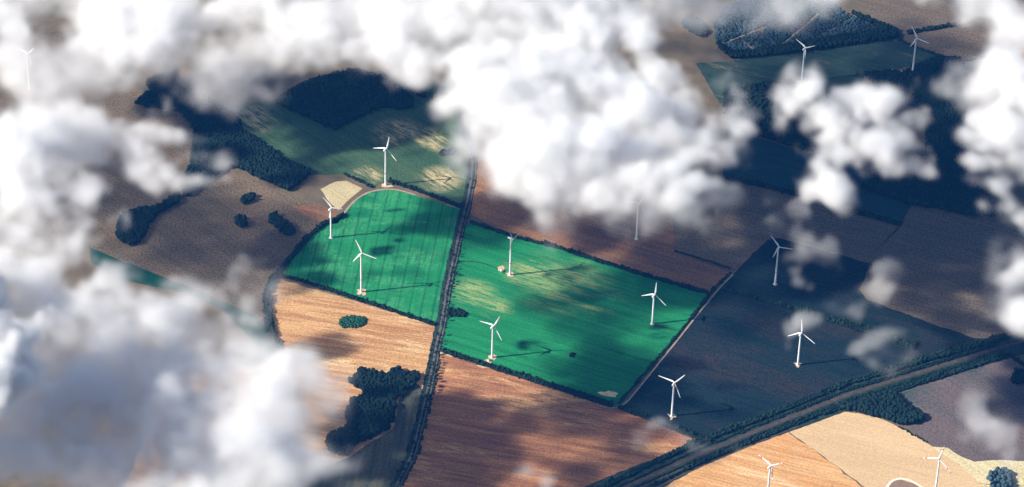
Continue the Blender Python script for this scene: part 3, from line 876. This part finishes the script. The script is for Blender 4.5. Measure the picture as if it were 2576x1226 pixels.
def cvol_mat():
    m = bpy.data.materials.new('cloud_vapour')
    m.use_nodes = True
    nt = m.node_tree; nt.nodes.clear()
    out = nt.nodes.new('ShaderNodeOutputMaterial')
    p = nt.nodes.new('ShaderNodeVolumePrincipled')
    p.inputs['Color'].default_value = (CLOUD_A, CLOUD_A, CLOUD_A, 1)
    p.inputs['Density'].default_value = 1.0 / FOGK
    p.inputs['Density Attribute'].default_value = 'density'
    p.inputs['Anisotropy'].default_value = 0.0
    nt.links.new(p.outputs[0], out.inputs['Volume'])
    return m


CLOUD_A = 0.982
FOGK = 200.0                      # samples are stored scaled up, so that thin mist is not clipped away
M['vapour'] = cvol_mat()


def cloud_tree(mat):
    """Turns a cloud object's stored samples into a fog volume."""
    ng = bpy.data.node_groups.new('cloud_volume', 'GeometryNodeTree')
    I = ng.interface
    I.new_socket('Geometry', in_out='INPUT', socket_type='NodeSocketGeometry')
    I.new_socket('Samples', in_out='INPUT', socket_type='NodeSocketObject')
    for nm in ('Min', 'Max'): I.new_socket(nm, in_out='INPUT', socket_type='NodeSocketVector')
    for nm in ('RX', 'RY', 'RZ'): I.new_socket(nm, in_out='INPUT', socket_type='NodeSocketInt')
    I.new_socket('Geometry', in_out='OUTPUT', socket_type='NodeSocketGeometry')
    n = ng.nodes; l = ng.links
    gi = n.new('NodeGroupInput'); go = n.new('NodeGroupOutput')
    vc = n.new('GeometryNodeVolumeCube')
    l.new(gi.outputs['Min'], vc.inputs['Min']); l.new(gi.outputs['Max'], vc.inputs['Max'])
    for a, b in (('RX', 'Resolution X'), ('RY', 'Resolution Y'), ('RZ', 'Resolution Z')): l.new(gi.outputs[a], vc.inputs[b])
    pos = n.new('GeometryNodeInputPosition')
    sub = n.new('ShaderNodeVectorMath'); sub.operation = 'SUBTRACT'
    l.new(pos.outputs[0], sub.inputs[0]); l.new(gi.outputs['Min'], sub.inputs[1])
    dv = n.new('ShaderNodeVectorMath'); dv.operation = 'SCALE'; dv.inputs['Scale'].default_value = 1.0 / VOX
    l.new(sub.outputs[0], dv.inputs[0])
    ad = n.new('ShaderNodeVectorMath'); ad.operation = 'ADD'; ad.inputs[1].default_value = (.5, .5, .5)
    l.new(dv.outputs[0], ad.inputs[0])
    fl = n.new('ShaderNodeVectorMath'); fl.operation = 'FLOOR'
    l.new(ad.outputs[0], fl.inputs[0])
    sp = n.new('ShaderNodeSeparateXYZ'); l.new(fl.outputs[0], sp.inputs[0])
    def im(op, a, b):
        x = n.new('FunctionNodeIntegerMath'); x.operation = op
        l.new(a, x.inputs[0]); l.new(b, x.inputs[1]); return x.outputs[0]
    ti = []
    for i in range(3):
        f2i = n.new('FunctionNodeFloatToInt'); l.new(sp.outputs[i], f2i.inputs[0]); ti.append(f2i.outputs[0])
    idx = im('ADD', im('MULTIPLY', im('ADD', im('MULTIPLY', ti[0], gi.outputs['RY']), ti[1]), gi.outputs['RZ']), ti[2])
    na = n.new('GeometryNodeInputNamedAttribute'); na.data_type = 'FLOAT'; na.inputs['Name'].default_value = 'fog'
    si = n.new('GeometryNodeSampleIndex'); si.data_type = 'FLOAT'; si.domain = 'POINT'; si.clamp = True
    oi = n.new('GeometryNodeObjectInfo'); l.new(gi.outputs['Samples'], oi.inputs['Object'])
    l.new(oi.outputs['Geometry'], si.inputs['Geometry']); l.new(na.outputs[0], si.inputs['Value']); l.new(idx, si.inputs['Index'])
    l.new(si.outputs[0], vc.inputs['Density'])
    sm = n.new('GeometryNodeSetMaterial'); sm.inputs['Material'].default_value = mat
    l.new(vc.outputs[0], sm.inputs[0]); l.new(sm.outputs[0], go.inputs[0])
    return ng, {s.name: s.identifier for s in I.items_tree if s.in_out == 'INPUT'}


CTREE, CID = cloud_tree(M['vapour'])


def cloud(lab, puffs, dens=0.05, soft=0.9, amp=0.34, bill=0.16, warp=42.0, veil=0.0035, warp_r=110.0, power=1.7, name='cloud', group='clouds over the fields', bias=0.0):
    """puffs: (u, v, radius, height[, flattening[, weight]]) in survey units; or ('w', x, y, radius_m, height, flat, weight) in metres."""
    pp = []
    for q in puffs:
        if q[0] == 'w':
            _, x, y, r, z = q[:5]; fl = q[5] if len(q) > 5 else .6; wt = q[6] if len(q) > 6 else 1.0
            pp.append((np.array([x, y, z]), r, fl, wt))
        else:
            u, v, r, z = q[:4]; fl = q[4] if len(q) > 4 else .6; wt = q[5] if len(q) > 5 else 1.0
            pp.append((G(u, v, z), r * mpp(u, v, z), fl, wt))
    org = np.array([CX0, CY0, CZ0])
    shape = (NX, NY, NZ)
    fld = None
    grow = 1.95
    lo = np.min([(c - r * grow * np.array([1, 1, f]) - 40 - org) / VOX for c, r, f, _ in pp], 0)
    hi = np.max([(c + r * grow * np.array([1, 1, f]) + 40 - org) / VOX for c, r, f, _ in pp], 0)
    lo = np.clip(np.floor(lo).astype(int), 0, np.array(shape) - 4); hi = np.clip(np.ceil(hi).astype(int), lo + 3, np.array(shape) - 1)
    fld = np.full(tuple(hi - lo + 1), -2.0, np.float32)
    for c, r, f, wt in pp:
        a = np.clip(np.floor((c - r * 1.95 * np.array([1, 1, f]) - 40 - org) / VOX).astype(int), lo, hi)
        b = np.clip(np.ceil((c + r * 1.95 * np.array([1, 1, f]) + 40 - org) / VOX).astype(int), lo, hi)
        if np.any(b <= a): continue
        sl = tuple(slice(a[i], b[i] + 1) for i in range(3))
        ax = [org[i] + np.arange(a[i], b[i] + 1) * VOX - c[i] for i in range(3)]
        wk = min(1.0, r / warp_r) * warp
        X = ax[0][:, None, None] + wk * W_X[sl]; Y = ax[1][None, :, None] + wk * W_Y[sl]; Z = ax[2][None, None, :] + wk * .6 * W_Z[sl]
        d = 1.0 - np.sqrt(X * X + Y * Y + (Z / f) ** 2) / r
        d = np.where(d > 0, d * wt, d)
        ls = tuple(slice(a[i] - lo[i], b[i] + 1 - lo[i]) for i in range(3))
        # smooth union
        o = fld[ls]; k = 0.18
        h = np.clip(.5 + .5 * (o - d) / k, 0, 1)
        fld[ls] = d * (1 - h) + o * h + k * h * (1 - h)
    sl = tuple(slice(lo[i], hi[i] + 1) for i in range(3))
    g = fld + amp * N_SOFT[sl] + bill * N_BILL[sl] - bias
    t = np.clip(g / soft, 0, 1)
    den = dens * t ** power * np.clip(1.0 + .55 * N_FINE[sl] * (1.15 - t), .04, 3.0)
    if veil > 0:                                         # thin ragged mist round the dense part
        t = np.clip((fld + .30 * N_SOFT[sl] + .22) / .8, 0, 1)
        den = den + veil * t * t * (3 - 2 * t) * np.clip(1.0 + .75 * N_FINE[sl], .0, 3.0)
    den = (den * FOGK).astype(np.float32)
    for i in range(3):                                   # nothing may touch the edge of the sampled block
        s_ = [slice(None)] * 3
        for e in (0, -1): s_[i] = e; den[tuple(s_)] = 0
    # crop to what holds vapour
    ok = [np.where(den.any(axis=tuple(j for j in range(3) if j != i)))[0] for i in range(3)]
    if len(ok[0]) == 0: return None
    c0 = [max(o[0] - 1, 0) for o in ok]; c1 = [min(o[-1] + 1, den.shape[i] - 1) for i, o in enumerate(ok)]
    den = np.ascontiguousarray(den[c0[0]:c1[0] + 1, c0[1]:c1[1] + 1, c0[2]:c1[2] + 1])
    p0 = org + (lo + np.array(c0)) * VOX
    p0 = p0 + VOX * crng.uniform(-.5, .5, 3)             # no two clouds share cell walls
    p1 = p0 + (np.array(den.shape) - 1) * VOX
    me = bpy.data.meshes.new(name)
    me.vertices.add(den.size)
    at = me.attributes.new('fog', 'FLOAT', 'POINT')
    at.data.foreach_set('value', den.ravel())
    src = bpy.data.objects.new('cloud_samples', me)      # plain sample store, read by the node tree, never in the scene
    vd = bpy.data.volumes.new(name)
    vd.materials.append(M['vapour'])
    o = bpy.data.objects.new(name, vd)
    COL.objects.link(o)
    tag(o, lab, 'cloud', group)
    md = o.modifiers.new('volume', 'NODES'); md.node_group = CTREE
    md[CID['Samples']] = src
    md[CID['Min']] = tuple(float(x) for x in p0); md[CID['Max']] = tuple(float(x) for x in p1)
    for k, i in (('RX', 0), ('RY', 1), ('RZ', 2)): md[CID[k]] = int(den.shape[i])
    return o


def up_sun(u, v, r, z, flat=.6, wt=1.0):
    """A puff up-sun of a ground point, in metres."""
    p = G(u, v) - SUN_DIR * (z / -SUN_DIR[2])
    return ('w', p[0], p[1], r, z, flat, wt)


ZC = 700
def at(z, *q):
    """(u, v, r) triples at one height, with a little scatter."""
    return [(a[0], a[1], a[2], z + crng.uniform(-25, 25), *(a[3:])) for a in q]


cloud('big bright cumulus in the upper centre with a ragged lower edge', at(720, (1330, 330, 140), (1500, 250, 190), (1640, 190, 140), (1640, 330, 112), (1550, 390, 155), (1400, 440, 140),
      (1690, 440, 84), (1310, 420, 90), (1650, 90, 90), (1725, 500, 60), (1450, 130, 160), (1275, 320, 72), (1620, 465, 70), (1278, 470, 52), (1370, 500, 80), (1480, 490, 74), (1360, 240, 140), (1380, 380, 130), (1330, 360, 85), (1600, 330, 150), (1450, 360, 140), (1500, 440, 110), (1610, 440, 100), (1700, 470, 80), (1560, 500, 70), (1400, 500, 70), (1780, 470, 50), (1760, 400, 60), (1705, 180, 100), (1735, 290, 84), (1680, 90, 80), (1760, 360, 60)), .065, 1.2, .22, .03, veil=.014, bias=-.12, power=1.9)
cloud('broad white cloud bank along the top edge', at(650, (470, 30, 170, .4), (330, -30, 180, .4), (30, 10, 140, .4), (140, -50, 150, .4), (500, 85, 90, .4)) + at(720, (690, 10, 120), (860, 20, 140), (1050, 50, 160), (1250, 90, 190), (1450, 20, 200), (1590, -20, 140),
      (1150, 130, 100), (1000, 70, 100), (760, 80, 90), (200, -120, 250), (800, -120, 300), (1300, -120, 300), (400, 60, 110), (250, 20, 120), (90, 80, 80)) + at(715, (860, 110, 100), (1000, 140, 90), (1100, 190, 80), (760, 125, 80), (1680, 50, 90)), .055, 1.3, .26, .03, veil=.012, bias=-.10, power=1.9)
cloud('white cloud filling the left edge', at(718, (110, 350, 120, .45), (90, 450, 140, .45), (-20, 400, 160, .45), (20, 590, 150, .4),
      (-80, 700, 150, .4), (110, 685, 110, .4), (-120, 500, 180, .4), (60, 520, 130, .4), (160, 600, 80, .4)) + at(655, (260, 335, 115, .45), (380, 350, 105, .45), (400, 430, 72, .45), (290, 415, 98, .4), (170, 505, 80, .35), (200, 400, 130, .45), (340, 400, 120, .45), (440, 350, 60, .45), (430, 450, 66, .45), (340, 455, 60, .4)), .06, 1.25, .22, .03, veil=.012, bias=-.14, power=1.9)
cloud('bluish shaded cloud in the lower left corner', at(655, (330, 830, 160), (420, 830, 100), (350, 770, 84), (530, 880, 96), (600, 920, 120), (230, 770, 120), (100, 810, 160), (300, 920, 170), (480, 930, 150), (630, 990, 80),
      (0, 880, 180), (180, 1000, 170), (60, 740, 130), (590, 900, 66), (400, 1050, 170), (560, 1060, 130), (500, 920, 130), (600, 990, 110), (650, 1080, 100), (540, 1160, 150), (700, 1190, 110), (300, 1180, 180), (100, 1200, 180), (500, 1220, 160), (650, 1235, 110)), .034, 1.2, .2, .03, veil=.010, bias=-.08)
cloud('thin grey mist trailing below the lower left cloud', at(680, (400, 1090, 220), (620, 1080, 170), (200, 1100, 200), (720, 1060, 105), (560, 1200, 190), (725, 1160, 105), (40, 1130, 180), (380, 1230, 170), (0, 960, 190), (520, 980, 160), (300, 1150, 180), (480, 1100, 200), (660, 1170, 140)), .02, 1.0, .3, .06, veil=.004)
_c = [G(u, v, 655) for u, v in ((120, 920), (330, 1040), (60, 1120), (0, 1000), (250, 1150))]
cloud('unseen tall cloud added beyond the lower left corner to shade the bank', [('w', *(p - SUN_DIR * 420)[:2], 140, 655 + 222, .45) for p in _c], .15, .5)  # added out of view, up-sun, so that the lower left cloud turns blue
cloud('lumpy white cloud of puffs on the upper right', at(690, (2010, 215, 60), (2040, 280, 80), (2080, 340, 80), (2130, 230, 50), (2180, 300, 75), (2250, 260, 65), (2285, 330, 70), (2210, 390, 80), (2310, 400, 65), (2120, 400, 60), (2140, 340, 70), (2260, 430, 55), (2200, 350, 90), (2080, 300, 80), (2340, 300, 50), (1990, 250, 50), (2330, 430, 50)), .08, 1.1, .3, .04, veil=.013, power=1.8)
cloud('small round white puff below the lumpy cloud', at(690, (2080, 465, 56), (2040, 470, 40)), .08, 1.1, .28, .04, veil=.013)
cloud('white cloud running down the right edge', at(690, (2560, 230, 85), (2500, 320, 65), (2450, 400, 50), (2575, 380, 90), (2520, 480, 65), (2600, 560, 95), (2600, 700, 75), (2600, 800, 60), (2450, 330, 50), (2480, 540, 40)), .07, 1.1, .3, .04, veil=.012)
cloud('white cloud in the top right corner', at(700, (2560, 40, 110), (2490, 0, 80), (2590, 120, 60), (2400, -20, 90), (2300, -20, 70)), .03, .7)
cloud('grey veil hanging below the central cumulus', at(700, (1400, 570, 80), (1550, 530, 80), (1680, 545, 75), (1790, 540, 75), (1390, 640, 40), (1830, 480, 45), (1480, 530, 100), (1590, 540, 70), (1640, 520, 60)), .02, 1.0, .36, .1, veil=.002)
cloud('thin grey veil over the upper left fields', at(700, (180, 90, 130), (330, 120, 110), (560, 215, 80), (670, 170, 90), (620, 130, 90), (100, 160, 110), (240, 180, 90), (75, 180, 90), (60, 130, 90)), .009, 1.2, .4, .1, veil=.002)
cloud('faint haze patch round the far left turbine', at(690, (75, 150, 90), (70, 210, 60)), .012, 1.0, .25, .03, veil=.004)
cloud('thin grey veil over the dark plantation', at(700, (1850, -10, 120), (1960, 10, 90), (1770, 50, 80), (2120, -20, 80), (1800, 140, 40)), .013, 1.2, .4, .1, veil=.002)
cloud('faint mist between the right cloud and the field', at(690, (2480, 560, 70), (2540, 650, 80), (2500, 260, 90), (2440, 450, 60), (2560, 780, 70), (2400, 230, 60)), .008, 1.2, .4, .1, veil=.002)
WISP = dict(dens=.011, soft=.9, amp=.62, bill=.12, veil=.001, warp=34.0, warp_r=26.0, bias=.12)
for lab, q in (('slanting thin wisp right of the upper dark field turbine', [(2030, 590, 36), (2060, 630, 42), (2085, 665, 30), (1990, 545, 28)]),
               ('thin wisp left of the small round puff', [(1935, 560, 36), (1950, 595, 28), (1900, 500, 36)]),
               ('small pinkish wisp above the corridor', [(2165, 900, 44), (2190, 925, 42), (2140, 890, 28)]),
               ('thin wisp across the thin hedge of the dark field', [(1950, 775, 40), (1985, 760, 34), (2110, 725, 40), (2150, 740, 40)]),
               ('twin small wisps on the wide brown field', [(2240, 725, 34), (2290, 662, 34), (2260, 660, 28)]),
               ('smoky wisp over the mauve field', [(2400, 1060, 70), (2450, 1110, 70), (2520, 1140, 60), (2570, 1130, 60), (2390, 1010, 50)]),
               ('faint puff behind the turbine on the orange field', [(1942, 1130, 34), (1948, 1152, 32)]),
               ('faint wisp beside the corridor near the lower hedge end', [(1730, 1125, 44), (1770, 1118, 36)]),
               ('thin wisp falling from the central cumulus', [(1385, 620, 36), (1380, 655, 36), (1400, 590, 34)]),
               ('faint wisp at the bottom beside the reddish stubble', [(1350, 1212, 40), (1375, 1235, 40)])):
    cloud(lab, at(660, *q), **WISP)
cloud('thin cloud beyond the top edge', at(700, (760, -330, 200), (1100, -380, 220), (1000, -480, 200), (700, -450, 180)), .008)

# clouds beyond the left edge of the view, up-sun of the fields they shade
def shade(lab, targets, dens=.06, soft=.6, **k):
    cloud(lab, [up_sun(u, v, r, 720, *x) for u, v, r, *x in targets], dens, soft, **k)


shade('cloud beyond the left edge shading the copse by the road', [(1200, 1090, 120), (1120, 1020, 80), (1010, 1090, 130), (900, 1050, 100), (880, 1160, 130), (1190, 1180, 120), (1270, 1060, 70), (950, 1010, 70), (830, 1120, 80), (1050, 1010, 60)], .09)
shade('cloud beyond the left edge shading the brown field', [(420, 560, 190), (560, 660, 150), (620, 560, 120), (300, 480, 170), (620, 740, 80)], .004)
shade('cloud beyond the left edge shading the meadow', [(720, 370, 110), (880, 350, 90), (840, 290, 100), (640, 330, 100), (460, 260, 120), (980, 330, 70), (760, 430, 60)], .05)
shade('cloud strip beyond the left edge shading the tramlined field', [(760, 655, 66), (770, 608, 40), (825, 700, 45), (750, 740, 50)], .07)
shade('ragged cloud beyond the left edge', [(1090, 545, 48), (1030, 570, 30), (930, 690, 24), (1010, 700, 24), (1060, 695, 20), (800, 878, 34), (745, 886, 26)], .04, amp=.4)

# ------------------------------------------------------------------ haze
hz = bpy.data.meshes.new('haze')
bm = bmesh.new(); bmesh.ops.create_cube(bm, size=1.0)
for q in bm.verts: q.co = Vector((q.co.x * 15400, q.co.y * 15400, (q.co.z + .5) * 4301 - 1.0))
bm.to_mesh(hz); bm.free()
hm = bpy.data.materials.new('haze'); hm.use_nodes = True
hm.node_tree.nodes.clear()
_o = hm.node_tree.nodes.new('ShaderNodeOutputMaterial'); _p = hm.node_tree.nodes.new('ShaderNodeVolumePrincipled')
_p.inputs['Color'].default_value = (0.04, 0.30, 1.0, 1); _p.inputs['Density'].default_value = 1.0e-5
hm.node_tree.links.new(_p.outputs[0], _o.inputs['Volume'])
tag(link('haze', hz, hm), 'thin blue haze of the air', None, None, 'stuff')
